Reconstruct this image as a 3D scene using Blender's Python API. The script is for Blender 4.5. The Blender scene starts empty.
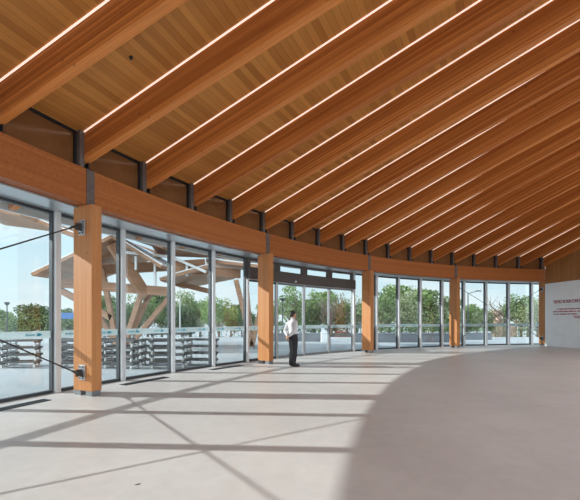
import bpy, bmesh, math, random
from mathutils import Vector, Matrix
random.seed(7)
S = bpy.context.scene
COL = S.collection
# ------------------------------------------------------------------ hall geometry (metres)
CX, CY = 18.06, -2.59          # centre of the round hall
A0, DA = 0.41661, 0.25569      # angle of the near column, angle of one bay
RC, RG = 23.98, 25.10          # inner face of the columns, glass line
SL = 0.268                     # roof slope
R_IN, R_EAVE = 12.6, 26.57
ZBEAM0, ZBEAM1 = 3.77, 4.47
RW, RD = 0.145, 0.56            # rafter width, vertical depth
def zrb(r): return 4.65 + SL * (24.0 - r)      # underside of the rafters
def zdk(r): return zrb(r) + RD                 # underside of the deck
def ang(i): return A0 + DA * i
def P(i, r, z=0.0):
    a = ang(i); return Vector((CX - r * math.cos(a), CY + r * math.sin(a), z))
F, Y0 = 363.8, 320.0
def at(u, y, d):                                # point seen at u, y standing d metres away
    return Vector(((u - 290) / F * d, d, 1.5 + (Y0 - y) / F * d))
def atg(u, d): return Vector(((u - 290) / F * d, d, 0))

# ------------------------------------------------------------------ materials
def new_mat(name):
    m = bpy.data.materials.new(name); m.use_nodes = True
    nt = m.node_tree; return m, nt, nt.nodes, nt.links, nt.nodes['Principled BSDF']
def plain(name, col, rough=0.5, metal=0.0, noise=0.0, scale=8.0, spec=0.5):
    m, nt, N, L, b = new_mat(name)
    b.inputs['Base Color'].default_value = (*col, 1); b.inputs['Roughness'].default_value = rough
    b.inputs['Metallic'].default_value = metal; b.inputs['Specular IOR Level'].default_value = spec
    if noise:
        tc = N.new('ShaderNodeTexCoord'); n = N.new('ShaderNodeTexNoise'); n.inputs['Scale'].default_value = scale
        n.inputs['Detail'].default_value = 6
        L.new(tc.outputs['Object'], n.inputs['Vector'])
        r = N.new('ShaderNodeMapRange'); r.inputs['From Min'].default_value = .3; r.inputs['From Max'].default_value = .7
        r.inputs['To Min'].default_value = 1 - noise; r.inputs['To Max'].default_value = 1 + noise
        L.new(n.outputs['Fac'], r.inputs['Value'])
        mx = N.new('ShaderNodeVectorMath'); mx.operation = 'SCALE'; mx.inputs[0].default_value = col
        L.new(r.outputs['Result'], mx.inputs['Scale']); L.new(mx.outputs['Vector'], b.inputs['Base Color'])
    return m
def M_(N, L, op, a, b=None):
    n = N.new('ShaderNodeMath'); n.operation = op
    for k, v in enumerate((a, b)):
        if v is None: continue
        if isinstance(v, (int, float)): n.inputs[k].default_value = v
        else: L.new(v, n.inputs[k])
    return n.outputs[0]
def wood(name, light, dark, grain=(0.35, 14, 14), lam=0.042, lam_axis='Z', rough=0.5, lamamt=.14, skew=0.0, lineamt=.16):
    """glulam: boards glued along one axis, grain along local X (or the first number of `grain`)"""
    m, nt, N, L, b = new_mat(name)
    tc = N.new('ShaderNodeTexCoord'); oi = N.new('ShaderNodeObjectInfo')
    sep = N.new('ShaderNodeSeparateXYZ'); L.new(tc.outputs['Object'], sep.inputs[0])
    ax = sep.outputs[lam_axis]
    if skew: ax = M_(N, L, 'ADD', ax, M_(N, L, 'MULTIPLY', sep.outputs['X'], -skew))
    lamid = M_(N, L, 'FLOOR', M_(N, L, 'DIVIDE', ax, lam))
    wn = N.new('ShaderNodeTexWhiteNoise'); wn.noise_dimensions = '2D'
    cb = N.new('ShaderNodeCombineXYZ'); L.new(lamid, cb.inputs[0]); L.new(oi.outputs['Random'], cb.inputs[1])
    L.new(cb.outputs[0], wn.inputs['Vector'])
    sc = N.new('ShaderNodeCombineXYZ')
    L.new(M_(N, L, 'ADD', M_(N, L, 'MULTIPLY', sep.outputs['X'], grain[0]), M_(N, L, 'MULTIPLY', wn.outputs['Value'], 37)), sc.inputs[0])
    L.new(M_(N, L, 'MULTIPLY', sep.outputs['Y'], grain[1]), sc.inputs[1])
    if skew: L.new(M_(N, L, 'MULTIPLY', ax, grain[2]), sc.inputs[2])
    else: L.new(M_(N, L, 'MULTIPLY', sep.outputs['Z'], grain[2]), sc.inputs[2])
    n = N.new('ShaderNodeTexNoise'); n.inputs['Scale'].default_value = 1.6; n.inputs['Detail'].default_value = 5
    n.inputs['Distortion'].default_value = .6
    L.new(sc.outputs[0], n.inputs['Vector'])
    f = M_(N, L, 'ADD', M_(N, L, 'MULTIPLY', M_(N, L, 'SUBTRACT', n.outputs['Fac'], .5), 1.5), .5)
    f = M_(N, L, 'ADD', f, M_(N, L, 'MULTIPLY', M_(N, L, 'SUBTRACT', wn.outputs['Value'], .5), lamamt * 3.5))
    f = M_(N, L, 'ADD', f, M_(N, L, 'MULTIPLY', M_(N, L, 'SUBTRACT', oi.outputs['Random'], .5), .25))
    cr = N.new('ShaderNodeValToRGB')
    cr.color_ramp.elements[0].position = .08; cr.color_ramp.elements[0].color = (*dark, 1)
    cr.color_ramp.elements[1].position = .92; cr.color_ramp.elements[1].color = (*light, 1)
    L.new(f, cr.inputs[0])
    # knots
    vo = N.new('ShaderNodeTexVoronoi'); vo.inputs['Scale'].default_value = 2.6; L.new(tc.outputs['Object'], vo.inputs['Vector'])
    kn = N.new('ShaderNodeMapRange'); kn.inputs['From Min'].default_value = .03; kn.inputs['From Max'].default_value = .08
    kn.inputs['To Min'].default_value = .55; kn.inputs['To Max'].default_value = 1; L.new(vo.outputs['Distance'], kn.inputs['Value'])
    mul = N.new('ShaderNodeVectorMath'); mul.operation = 'SCALE'
    L.new(cr.outputs[0], mul.inputs[0]); L.new(kn.outputs['Result'], mul.inputs['Scale'])
    lf_ = M_(N, L, 'FRACT', M_(N, L, 'DIVIDE', ax, lam))
    ln_ = M_(N, L, 'SUBTRACT', 1.0, M_(N, L, 'MULTIPLY', M_(N, L, 'LESS_THAN', lf_, .10), lineamt))
    mu2 = N.new('ShaderNodeVectorMath'); mu2.operation = 'SCALE'; L.new(mul.outputs['Vector'], mu2.inputs[0]); L.new(ln_, mu2.inputs['Scale'])
    L.new(mu2.outputs['Vector'], b.inputs['Base Color'])
    b.inputs['Roughness'].default_value = rough; b.inputs['Specular IOR Level'].default_value = .35
    return m
W_RAFTER = wood('rafter_glulam', (.70, .255, .062), (.41, .120, .026), grain=(.30, 16, 16), lam=.04, skew=SL, lamamt=.2, lineamt=.3)
W_BEAM = wood('beam_glulam', (.48, .165, .044), (.34, .10, .025), grain=(.3, 14, 14), lam=.045)
W_COL = wood('column_glulam', (.60, .27, .10), (.47, .18, .058), grain=(9, 9, .35), lam=.045, lam_axis='X', lamamt=.1)
W_CAN = wood('canopy_timber', (.42, .25, .165), (.29, .165, .10), grain=(.3, 9, 9), lam=.08)
W_WALL = wood('panel_timber', (.47, .235, .085), (.36, .16, .052), grain=(12, 12, .35), lam=.14, lam_axis='X', lamamt=.1)

def deck_mat():
    m, nt, N, L, b = new_mat('deck_boards')
    tc = N.new('ShaderNodeTexCoord'); sep = N.new('ShaderNodeSeparateXYZ'); L.new(tc.outputs['Object'], sep.inputs[0])
    x, y = sep.outputs['X'], sep.outputs['Y']
    r = M_(N, L, 'SQRT', M_(N, L, 'ADD', M_(N, L, 'MULTIPLY', x, x), M_(N, L, 'MULTIPLY', y, y)))
    a = M_(N, L, 'ARCTAN2', y, M_(N, L, 'MULTIPLY', x, -1))
    bay = M_(N, L, 'FLOOR', M_(N, L, 'DIVIDE', M_(N, L, 'SUBTRACT', a, A0), DA / 2))
    bd = M_(N, L, 'DIVIDE', r, .115)
    bid = M_(N, L, 'FLOOR', bd)
    wn = N.new('ShaderNodeTexWhiteNoise'); wn.noise_dimensions = '2D'
    cb = N.new('ShaderNodeCombineXYZ'); L.new(bid, cb.inputs[0]); L.new(bay, cb.inputs[1]); L.new(cb.outputs[0], wn.inputs['Vector'])
    sc = N.new('ShaderNodeCombineXYZ'); L.new(M_(N, L, 'MULTIPLY', r, 22), sc.inputs[0])
    L.new(M_(N, L, 'ADD', M_(N, L, 'MULTIPLY', a, 12), M_(N, L, 'MULTIPLY', wn.outputs['Value'], 50)), sc.inputs[1])
    n = N.new('ShaderNodeTexNoise'); n.inputs['Scale'].default_value = 1.0; n.inputs['Detail'].default_value = 5; L.new(sc.outputs[0], n.inputs['Vector'])
    f = M_(N, L, 'ADD', M_(N, L, 'MULTIPLY', wn.outputs['Value'], .62), M_(N, L, 'MULTIPLY', n.outputs['Fac'], .42))
    cr = N.new('ShaderNodeValToRGB')
    cr.color_ramp.elements[0].position = .1; cr.color_ramp.elements[0].color = (.39, .15, .034, 1)
    cr.color_ramp.elements[1].position = .95; cr.color_ramp.elements[1].color = (.68, .31, .078, 1)
    L.new(f, cr.inputs[0])
    fr = M_(N, L, 'FRACT', bd)
    gap = M_(N, L, 'LESS_THAN', fr, .05)
    dk = M_(N, L, 'SUBTRACT', 1, M_(N, L, 'MULTIPLY', gap, .45))
    mul = N.new('ShaderNodeVectorMath'); mul.operation = 'SCALE'; L.new(cr.outputs[0], mul.inputs[0]); L.new(dk, mul.inputs['Scale'])
    L.new(mul.outputs['Vector'], b.inputs['Base Color']); b.inputs['Roughness'].default_value = .5
    b.inputs['Specular IOR Level'].default_value = .3
    return m
W_DECK = deck_mat()

def floor_mat():
    m, nt, N, L, b = new_mat('polished_concrete')
    tc = N.new('ShaderNodeTexCoord')
    n = N.new('ShaderNodeTexNoise'); n.inputs['Scale'].default_value = .55; n.inputs['Detail'].default_value = 9; n.inputs['Roughness'].default_value = .65
    n2 = N.new('ShaderNodeTexNoise'); n2.inputs['Scale'].default_value = 6; n2.inputs['Detail'].default_value = 8
    L.new(tc.outputs['Object'], n.inputs['Vector']); L.new(tc.outputs['Object'], n2.inputs['Vector'])
    f = M_(N, L, 'ADD', M_(N, L, 'MULTIPLY', n.outputs['Fac'], .7), M_(N, L, 'MULTIPLY', n2.outputs['Fac'], .3))
    cr = N.new('ShaderNodeValToRGB')
    cr.color_ramp.elements[0].position = .33; cr.color_ramp.elements[0].color = (.52, .49, .47, 1)
    cr.color_ramp.elements[1].position = .66; cr.color_ramp.elements[1].color = (.64, .612, .59, 1)
    L.new(f, cr.inputs[0]); L.new(cr.outputs[0], b.inputs['Base Color'])
    b.inputs['Roughness'].default_value = .42; b.inputs['Specular IOR Level'].default_value = .35
    return m
CONC = floor_mat()

def glass_mat(name, tint=(.93, .97, .97), refl=1.0, frost=None):
    m, nt, N, L, b = new_mat(name); N.remove(b)
    out = N['Material Output']
    tr = N.new('ShaderNodeBsdfTransparent'); tr.inputs[0].default_value = (*tint, 1)
    gl = N.new('ShaderNodeBsdfGlossy'); gl.inputs['Roughness'].default_value = .0
    gm = N.new('ShaderNodeNewGeometry'); vd = N.new('ShaderNodeVectorMath'); vd.operation = 'DOT_PRODUCT'
    L.new(gm.outputs['Incoming'], vd.inputs[0]); L.new(gm.outputs['Normal'], vd.inputs[1])
    c = M_(N, L, 'SUBTRACT', 1.0, M_(N, L, 'ABSOLUTE', vd.outputs['Value']))
    k = M_(N, L, 'MULTIPLY', M_(N, L, 'ADD', .04, M_(N, L, 'MULTIPLY', M_(N, L, 'POWER', c, 5.0), .96)), refl)
    k = M_(N, L, 'MINIMUM', k, 1.0)
    mx = N.new('ShaderNodeMixShader'); L.new(k, mx.inputs[0]); L.new(tr.outputs[0], mx.inputs[1]); L.new(gl.outputs[0], mx.inputs[2])
    res = mx
    if frost:
        df = N.new('ShaderNodeBsdfDiffuse'); df.inputs[0].default_value = (*frost[0], 1)
        tl = N.new('ShaderNodeBsdfTranslucent'); tl.inputs[0].default_value = (*frost[0], 1)
        m1 = N.new('ShaderNodeMixShader'); m1.inputs[0].default_value = .3; L.new(df.outputs[0], m1.inputs[1]); L.new(tl.outputs[0], m1.inputs[2])
        m2 = N.new('ShaderNodeMixShader'); m2.inputs[0].default_value = frost[1]; L.new(mx.outputs[0], m2.inputs[1]); L.new(m1.outputs[0], m2.inputs[2])
        res = m2
    L.new(res.outputs[0], out.inputs['Surface'])
    return m
GLASS = glass_mat('window_glass', refl=1.5)
FROST = glass_mat('frosted_film', refl=.6, frost=((.60, .69, .71), .56))
LOGO = plain('teal_film', (.03, .32, .45), .5)
ALU = plain('silver_aluminium', (.70, .73, .75), .42, .15)
SOFF = plain('soffit_metal', (.56, .62, .67), .28, .55)
DARKF = plain('dark_frame', (.06, .068, .075), .45, .3)
BLACK = plain('black_gasket', (.012, .012, .013), .6)
STEEL = plain('grey_steel', (.16, .135, .125), .5, .25, noise=.15)
STEEL2 = plain('shoe_steel', (.24, .25, .26), .5, .4)
PLATE = plain('galvanised_plate', (.46, .48, .50), .4, .6, noise=.2, scale=20)
RODM = plain('rod_steel', (.07, .066, .064), .45, .5)
HEADER = plain('door_header_bronze', (.10, .085, .078), .45, .3)
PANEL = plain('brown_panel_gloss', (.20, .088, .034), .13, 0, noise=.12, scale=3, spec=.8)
WHITEW = plain('white_plaster', (.90, .95, .98), .7, 0, noise=.04, scale=2)
RED = plain('red_lettering', (.33, .012, .05), .5)
PAVE = plain('pale_paving', (.31, .335, .35), .75, 0, noise=.12, scale=.35)
ROAD = plain('grey_road', (.30, .31, .33), .8, 0, noise=.1, scale=.3)
GREYW = plain('grey_stone', (.20, .22, .25), .8, 0, noise=.15, scale=1.5)
BENCH = plain('grey_bench_boards', (.075, .078, .08), .6, 0, noise=.5, scale=4)
BENCHL = plain('pale_bench_legs', (.55, .56, .56), .5, 0)
GRASS = plain('grass_green', (.09, .16, .04), .9, 0, noise=.3, scale=1.2)
BARK = plain('bark', (.16, .12, .09), .9, 0, noise=.3, scale=6)
def leafmat(name, c):
    m, nt, N, L, b = new_mat(name)
    oi = N.new('ShaderNodeObjectInfo'); tc = N.new('ShaderNodeTexCoord')
    n = N.new('ShaderNodeTexNoise'); n.inputs['Scale'].default_value = 1.1; n.inputs['Detail'].default_value = 4
    L.new(tc.outputs['Object'], n.inputs['Vector'])
    cr = N.new('ShaderNodeValToRGB'); cr.color_ramp.elements[0].position = .35; cr.color_ramp.elements[1].position = .7
    cr.color_ramp.elements[0].color = (c[0] * .55, c[1] * .6, c[2] * .6, 1); cr.color_ramp.elements[1].color = (c[0] * 1.3, c[1] * 1.25, c[2] * 1.15, 1)
    L.new(M_(N, L, 'ADD', n.outputs['Fac'], M_(N, L, 'MULTIPLY', M_(N, L, 'SUBTRACT', oi.outputs['Random'], .5), .2)), cr.inputs[0])
    L.new(cr.outputs[0], b.inputs['Base Color']); b.inputs['Roughness'].default_value = .7
    tl = N.new('ShaderNodeBsdfTranslucent'); L.new(cr.outputs[0], tl.inputs[0])
    mx = N.new('ShaderNodeMixShader'); mx.inputs[0].default_value = .3
    L.new(b.outputs[0], mx.inputs[1]); L.new(tl.outputs[0], mx.inputs[2]); L.new(mx.outputs[0], N['Material Output'].inputs['Surface'])
    return m
LEAFS = [leafmat('leaf_dark', (.09, .165, .065)), leafmat('leaf_mid', (.185, .28, .10)), leafmat('leaf_pale', (.28, .33, .185))]
def emis(name, col, s):
    m, nt, N, L, b = new_mat(name)
    b.inputs['Base Color'].default_value = (.8, .8, .8, 1)
    b.inputs['Emission Color'].default_value = (*col, 1); b.inputs['Emission Strength'].default_value = s
    return m
LED = emis('led_strip', (1.0, .76, .61), .68)

# ------------------------------------------------------------------ mesh helpers
def bm_box(bm, x0, x1, y0, y1, z0, z1):
    vs = [bm.verts.new((x, y, z)) for x in (x0, x1) for y in (y0, y1) for z in (z0, z1)]
    for q in ((0, 1, 3, 2), (4, 6, 7, 5), (0, 4, 5, 1), (2, 3, 7, 6), (0, 2, 6, 4), (1, 5, 7, 3)):
        bm.faces.new([vs[k] for k in q])
    return vs
def bm_hexa(bm, pts):
    """8 points: bottom ring 0-3 then top ring 4-7"""
    vs = [bm.verts.new(p) for p in pts]
    for q in ((3, 2, 1, 0), (4, 5, 6, 7), (0, 1, 5, 4), (1, 2, 6, 5), (2, 3, 7, 6), (3, 0, 4, 7)):
        bm.faces.new([vs[k] for k in q])
def frame_of(d):
    d = d.normalized(); up = Vector((0, 0, 1)) if abs(d.z) < .95 else Vector((1, 0, 0))
    s = d.cross(up).normalized(); return d, s, s.cross(d).normalized()
def bm_bar(bm, a, b, w, h):
    a, b = Vector(a), Vector(b); d, s, u = frame_of(b - a)
    r = lambda p: [p - s * w / 2 - u * h / 2, p + s * w / 2 - u * h / 2, p + s * w / 2 + u * h / 2, p - s * w / 2 + u * h / 2]
    bm_hexa(bm, r(a) + r(b))
def bm_tube(bm, a, b, r0, r1=None, n=10):
    r1 = r0 if r1 is None else r1
    a, b = Vector(a), Vector(b); d, s, u = frame_of(b - a)
    A = [bm.verts.new(a + (s * math.cos(t) + u * math.sin(t)) * r0) for t in [2 * math.pi * k / n for k in range(n)]]
    B = [bm.verts.new(b + (s * math.cos(t) + u * math.sin(t)) * r1) for t in [2 * math.pi * k / n for k in range(n)]]
    for k in range(n):
        bm.faces.new((A[k], A[(k + 1) % n], B[(k + 1) % n], B[k]))
    bm.faces.new(A[::-1]); bm.faces.new(B)
def bm_arc(bm, r0, i0, i1, ra, rb, z0, z1, n=8, ref=None):
    """curved box between two angles; z0, z1 numbers or functions of r; coordinates local to P(ref, r0)"""
    ref = (i0 + i1) / 2 if ref is None else ref
    f0 = z0 if callable(z0) else (lambda r: z0); f1 = z1 if callable(z1) else (lambda r: z1)
    prev = None
    for k in range(n + 1):
        d = (i0 + (i1 - i0) * k / n - ref) * DA
        ring = []
        for r, f in ((ra, f0), (rb, f0), (rb, f1), (ra, f1)):
            ring.append(bm.verts.new((r0 - r * math.cos(d), r * math.sin(d), f(r))))
        if prev:
            for q in range(4): bm.faces.new((prev[q], prev[(q + 1) % 4], ring[(q + 1) % 4], ring[q]))
        else: bm.faces.new(ring[::-1])
        prev = ring
    bm.faces.new(prev)
def bevel(bm, w, seg=1):
    bmesh.ops.bevel(bm, geom=list(bm.edges), offset=w, segments=seg, affect='EDGES', clamp_overlap=True)
def mk(name, bm, mat, parent=None, smooth=False, recalc=True):
    if recalc: bmesh.ops.recalc_face_normals(bm, faces=bm.faces)
    me = bpy.data.meshes.new(name); bm.to_mesh(me); bm.free()
    for m in (mat if isinstance(mat, (list, tuple)) else [mat]): me.materials.append(m)
    if smooth:
        for p in me.polygons: p.use_smooth = True
    o = bpy.data.objects.new(name, me); COL.objects.link(o)
    if parent: o.parent = parent
    return o
def box_obj(name, ext, mat, parent=None, bev=0.0):
    bm = bmesh.new(); bm_box(bm, *ext)
    if bev: bevel(bm, bev)
    return mk(name, bm, mat, parent)
def empty(name, loc, rz=0.0):
    o = bpy.data.objects.new(name, None); COL.objects.link(o); o.location = loc; o.rotation_euler = (0, 0, rz); o.empty_display_size = .2
    return o
def tag(o, label, cat, group=None, kind=None):
    if label: o['label'] = label
    if cat: o['category'] = cat
    if group: o['group'] = group
    if kind: o['kind'] = kind
    return o
def struct(o): o['kind'] = 'structure'; return o
def place(o, i, r, z=0.0):
    o.location = P(i, r, z); o.rotation_euler = (0, 0, -ang(i)); return o
KIDS = {}
def copy_tree(o, parent=None):
    c = o.copy(); COL.objects.link(c)
    if parent: c.parent = parent
    for ch in list(o.children): copy_tree(ch, c)
    return c

# ------------------------------------------------------------------ setting: ground, floor, roof deck
IMIN, IMAX = -2.5, 4.0
bm = bmesh.new()
def sector(bm, r0, r1, i0, i1, z0, z1, n=48, c=(0, 0)):
    f0 = z0 if callable(z0) else (lambda r: z0); f1 = z1 if callable(z1) else (lambda r: z1)
    prev = None
    for k in range(n + 1):
        a = ang(i0 + (i1 - i0) * k / n)
        ring = [bm.verts.new((-r * math.cos(a), r * math.sin(a), z)) for r, z in ((r0, f0(r0)), (r1, f0(r1)), (r1, f1(r1)), (r0, f1(r0)))]
        if prev:
            for q in range(4): bm.faces.new((prev[q], prev[(q + 1) % 4], ring[(q + 1) % 4], ring[q]))
        else: bm.faces.new(ring[::-1])
        prev = ring
    bm.faces.new(prev)
sector(bm, .5, RG + .12, -4.0, 6.2, -.12, 0.0, 96)
fl = struct(mk('floor', bm, CONC)); fl.location = (CX, CY, 0)
bm = bmesh.new(); bm_box(bm, -60, 60, -60, 34, -.99, -.10)
struct(mk('ground', bm, PAVE))
bm = bmesh.new(); bm_box(bm, -200, 240, -120, 260, -1.3, -1.00)
struct(mk('street', bm, PAVE))
bm = bmesh.new()
sector(bm, R_IN, R_EAVE + .03, -2.6, 4.35, zdk, lambda r: zdk(r) + .22, 64)
ce = struct(mk('ceiling', bm, W_DECK)); ce.location = (CX, CY, 0)
bm = bmesh.new(); sector(bm, R_EAVE + .03, R_EAVE + .11, -2.6, 4.35, lambda r: 3.94, lambda r: zdk(R_EAVE) + .22, 64)
tr = struct(mk('trim_1', bm, ALU)); tr.location = (CX, CY, 0)
bm = bmesh.new(); sector(bm, R_IN - .3, R_IN, -2.6, 4.35, zrb(R_IN) - .1, zdk(R_IN) + .22, 64)
tr = struct(mk('trim_2', bm, W_BEAM)); tr.location = (CX, CY, 0)

# ------------------------------------------------------------------ wording for the labels
COLNAME = {-2: 'the timber column behind the camera', -1: 'the braced column left of the picture', 0: 'the nearest timber column at left',
           1: 'the timber column left of the standing man', 2: 'the timber column right of the glass doors',
           3: 'the column left of the far cross-braced bay', 4: 'the end column against the white wall'}
ORD = ['', 'first', 'second', 'third']

# ------------------------------------------------------------------ columns
def make_column():
    root = empty('timber_column', (0, 0, 0))
    D, W = .53, .225
    bm = bmesh.new(); bm_box(bm, -D, 0, -.01, W - .01, .10, ZBEAM0); bevel(bm, .006)
    mk('shaft', bm, W_COL, root)
    for x0, x1 in ((-D + .01, -D + .20), (-.19, -.01)):
        bm = bmesh.new(); bm_box(bm, x0, x1, 0, W - .02, 0, .10); bevel(bm, .004)
        mk('steel_shoe', bm, STEEL2, root)
    return root
def cable_plate(root, z, side):
    y = -.018 if side < 0 else .223
    bm = bmesh.new(); bm_box(bm, -.36, -.18, y - .008, y + .008, z - .15, z + .15); bevel(bm, .004)
    o = mk('cable_plate', bm, PLATE, root)
    bm = bmesh.new()
    for dx in (-.045, .045):
        for dz in (-.11, .11): bm_tube(bm, (-.27 + dx, y, z + dz), (-.27 + dx, y + side * .03, z + dz), .014)
    mk('bolt_heads', bm, STEEL, o)
    bm = bmesh.new(); bm_box(bm, -.285, -.255, min(y, y + side * .13), max(y, y + side * .13), z - .07, z + .07); bevel(bm, .006)
    mk('lug', bm, RODM, o)
CLAB = {-2: 'glulam timber column beside the glass behind the camera', -1: 'glulam timber column holding tie rods, off the left edge of the picture',
        0: 'tall glulam timber column at left, nearest to the camera, with two cable plates',
        1: 'glulam timber column just left of the standing man', 2: 'glulam timber column right of the glass doors',
        3: 'glulam timber column left of the far cross-braced bay', 4: 'half hidden glulam end column against the white wall'}
proto = make_column()
for k in range(-2, 5):
    c = proto if k == -2 else copy_tree(proto)
    place(c, k, RC); tag(c, CLAB[k], 'column', 'columns along the curved glass')
    sides = {0: [-1], -1: [1], 3: [1], 4: [-1]}.get(k, [])
    for s in sides:
        for z in ((.46, 3.33) if k < 2 else (.42, 3.30)): cable_plate(c, z, s)

# tie rods
def tie_rod(i0, z0, i1, z1, label, dr=0.0):
    a = P(i0, RC + .27 + dr, z0); b = P(i1, RC + .27 + dr, z1)
    ta = Vector((math.sin(ang(i0)), math.cos(ang(i0)), 0)); tb = Vector((math.sin(ang(i1)), math.cos(ang(i1)), 0))
    a += ta * .10; b += tb * .10
    d = (b - a).normalized()
    a = a + Vector((d.x, d.y, 0)).normalized() * .24; b = b - Vector((d.x, d.y, 0)).normalized() * .24
    d = (b - a).normalized()
    root = empty('tie_rod', a)
    bm = bmesh.new(); bm_tube(bm, (0, 0, 0), b - a, .013, n=12); mk('rod', bm, RODM, root, smooth=False)
    for p, q in ((Vector((0, 0, 0)), d), (b - a, -d)):
        bm = bmesh.new(); bm_tube(bm, p - q * .05, p + q * .16, .034, .02, 12)
        bm_bar(bm, p - q * .13, p - q * .03, .03, .07)
        mk('fork_end', bm, RODM, root)
    tag(root, label, 'tie rod', 'cross bracing rods')
tie_rod(-1, .46, 0, 3.33, 'dark steel tie rod rising to the upper plate of the nearest column', .025)
tie_rod(-1, 3.33, 0, .46, 'dark steel tie rod dropping to the lower plate of the nearest column', -.025)
tie_rod(3, .42, 4, 3.30, 'dark tie rod of the far braced bay rising to the right', .025)
tie_rod(3, 3.30, 4, .42, 'dark tie rod of the far braced bay falling to the right', -.025)

# ------------------------------------------------------------------ ring beam, one per bay
def bayname(k): return 'between %s and %s' % (COLNAME[k].replace('the ', '', 1), COLNAME[k + 1].replace('the ', '', 1))
BLAB = {-3: 'curved glulam ring beam behind the camera, furthest back', -2: 'curved glulam ring beam behind the camera, beside the left bay',
        -1: 'curved glulam ring beam running left from the nearest column', 0: 'curved glulam ring beam between the nearest column and the man',
        1: 'curved glulam ring beam above the glass doors', 2: 'curved glulam ring beam just right of the glass doors',
        3: 'curved glulam ring beam over the far cross-braced bay'}
for k in range(-2, 4):
    bm = bmesh.new(); bm_arc(bm, RC, k + .004, k + (.996 if k < 3 else 1.035), RC + .13, RC + .42, ZBEAM0, ZBEAM1, 16, ref=k)
    o = place(mk('ring_beam', bm, W_BEAM), k, RC)
    tag(o, BLAB[k], 'beam', 'curved ring beams')
    bm = bmesh.new(); bm_box(bm, -.42, -.118, -.02, .15, ZBEAM0 + .004, ZBEAM1 - .004); bevel(bm, .003)
    mk('splice_plate', bm, STEEL, o)
    bm = bmesh.new()
    for z in (3.9, 4.05, 4.2, 4.35): bm_tube(bm, (-.118, .065, z), (-.108, .065, z), .014, n=8)
    mk('bolt_heads', bm, STEEL2, o.children[0])

# ------------------------------------------------------------------ rafters
def make_rafter():
    # local x = inwards from the column line (r = RC), y along the wall, z up
    x0, x1 = RC - R_EAVE, RC - R_IN
    zb = lambda x: zrb(RC - x)
    bm = bmesh.new()
    bm_hexa(bm, [(x0, -RW / 2, zb(x0)), (x1, -RW / 2, zb(x1)), (x1, RW / 2, zb(x1)), (x0, RW / 2, zb(x0)),
                 (x0, -RW / 2, zb(x0) + RD - .004), (x1, -RW / 2, zb(x1) + RD - .004), (x1, RW / 2, zb(x1) + RD - .004), (x0, RW / 2, zb(x0) + RD - .004)])
    bevel(bm, .007)
    r = mk('roof_rafter', bm, W_RAFTER)
    bm = bmesh.new()
    xa, xb = -.12, x1 - .3
    ya, yb = -RW / 2 - .018, -RW / 2 - .003
    t = lambda x: zb(x) + RD - .006
    bm_hexa(bm, [(xa, ya, t(xa) - .015), (xb, ya, t(xb) - .015), (xb, yb, t(xb) - .024), (xa, yb, t(xa) - .024),
                 (xa, ya, t(xa)), (xb, ya, t(xb)), (xb, yb, t(xb)), (xa, yb, t(xa))])
    mk('light_strip', bm, LED, r)
    # bearing bracket on the ring beam
    bm = bmesh.new()
    bm_box(bm, -.40, -.13, -RW / 2, RW / 2, ZBEAM1, ZBEAM1 + .018)
    for y in (-.07, .03): bm_box(bm, -.38, -.15, y, y + .022, ZBEAM1 + .018, zb(-.13) - .004)
    mk('bearing_bracket', bm, BLACK, r)
    # steel cheek on the near side
    bm = bmesh.new(); bm_hexa(bm, [(-.30, -RW / 2 - .10, ZBEAM1 + .005), (-.12, -RW / 2 - .10, ZBEAM1 + .005), (-.12, -RW / 2 - .005, ZBEAM1 + .005), (-.30, -RW / 2 - .005, ZBEAM1 + .005),
                                   (-.30, -RW / 2 - .10, t(-.30) - .005), (-.12, -RW / 2 - .10, t(-.12) - .005), (-.12, -RW / 2 - .005, t(-.12) - .005), (-.30, -RW / 2 - .005, t(-.30) - .005)])
    mk('steel_cheek', bm, STEEL, r)
    return r
proto = make_rafter()
first = True
for q in range(-8, 17):
    i = q / 4.0
    k, s = math.floor(i), q % 4
    r = proto if first else copy_tree(proto); first = False
    place(r, i, RC)
    if s == 0: lab = 'glulam roof rafter bearing directly above ' + COLNAME[k]
    elif k < 0: lab = '%s rafter towards the camera from the one over %s' % (ORD[4 - s], COLNAME[k + 1])
    else: lab = '%s rafter right of the one over %s' % (ORD[s], COLNAME[k])
    tag(r, lab, 'rafter', 'sloping roof rafters')
# closing panels between the rafters, above the ring beam
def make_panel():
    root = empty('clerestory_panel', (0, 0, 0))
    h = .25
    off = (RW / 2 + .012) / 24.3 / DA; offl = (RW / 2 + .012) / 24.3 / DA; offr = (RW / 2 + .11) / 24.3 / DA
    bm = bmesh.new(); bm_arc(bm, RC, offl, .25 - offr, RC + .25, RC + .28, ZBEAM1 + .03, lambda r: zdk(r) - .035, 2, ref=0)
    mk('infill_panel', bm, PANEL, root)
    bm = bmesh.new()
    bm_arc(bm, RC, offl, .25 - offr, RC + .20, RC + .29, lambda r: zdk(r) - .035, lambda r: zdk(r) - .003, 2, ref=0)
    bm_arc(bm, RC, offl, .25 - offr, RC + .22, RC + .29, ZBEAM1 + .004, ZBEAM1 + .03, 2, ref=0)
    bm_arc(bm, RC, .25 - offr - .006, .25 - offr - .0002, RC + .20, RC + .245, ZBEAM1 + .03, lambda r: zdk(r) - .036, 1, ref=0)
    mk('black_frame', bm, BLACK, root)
    return root
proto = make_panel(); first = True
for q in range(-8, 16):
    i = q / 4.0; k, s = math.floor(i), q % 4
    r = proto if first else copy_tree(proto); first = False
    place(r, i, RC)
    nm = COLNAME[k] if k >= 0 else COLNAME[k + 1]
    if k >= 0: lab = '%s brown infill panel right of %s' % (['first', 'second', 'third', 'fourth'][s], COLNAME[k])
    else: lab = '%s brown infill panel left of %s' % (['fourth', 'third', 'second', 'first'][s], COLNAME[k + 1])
    tag(r, lab, 'panel', 'infill panels between the rafters')

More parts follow.
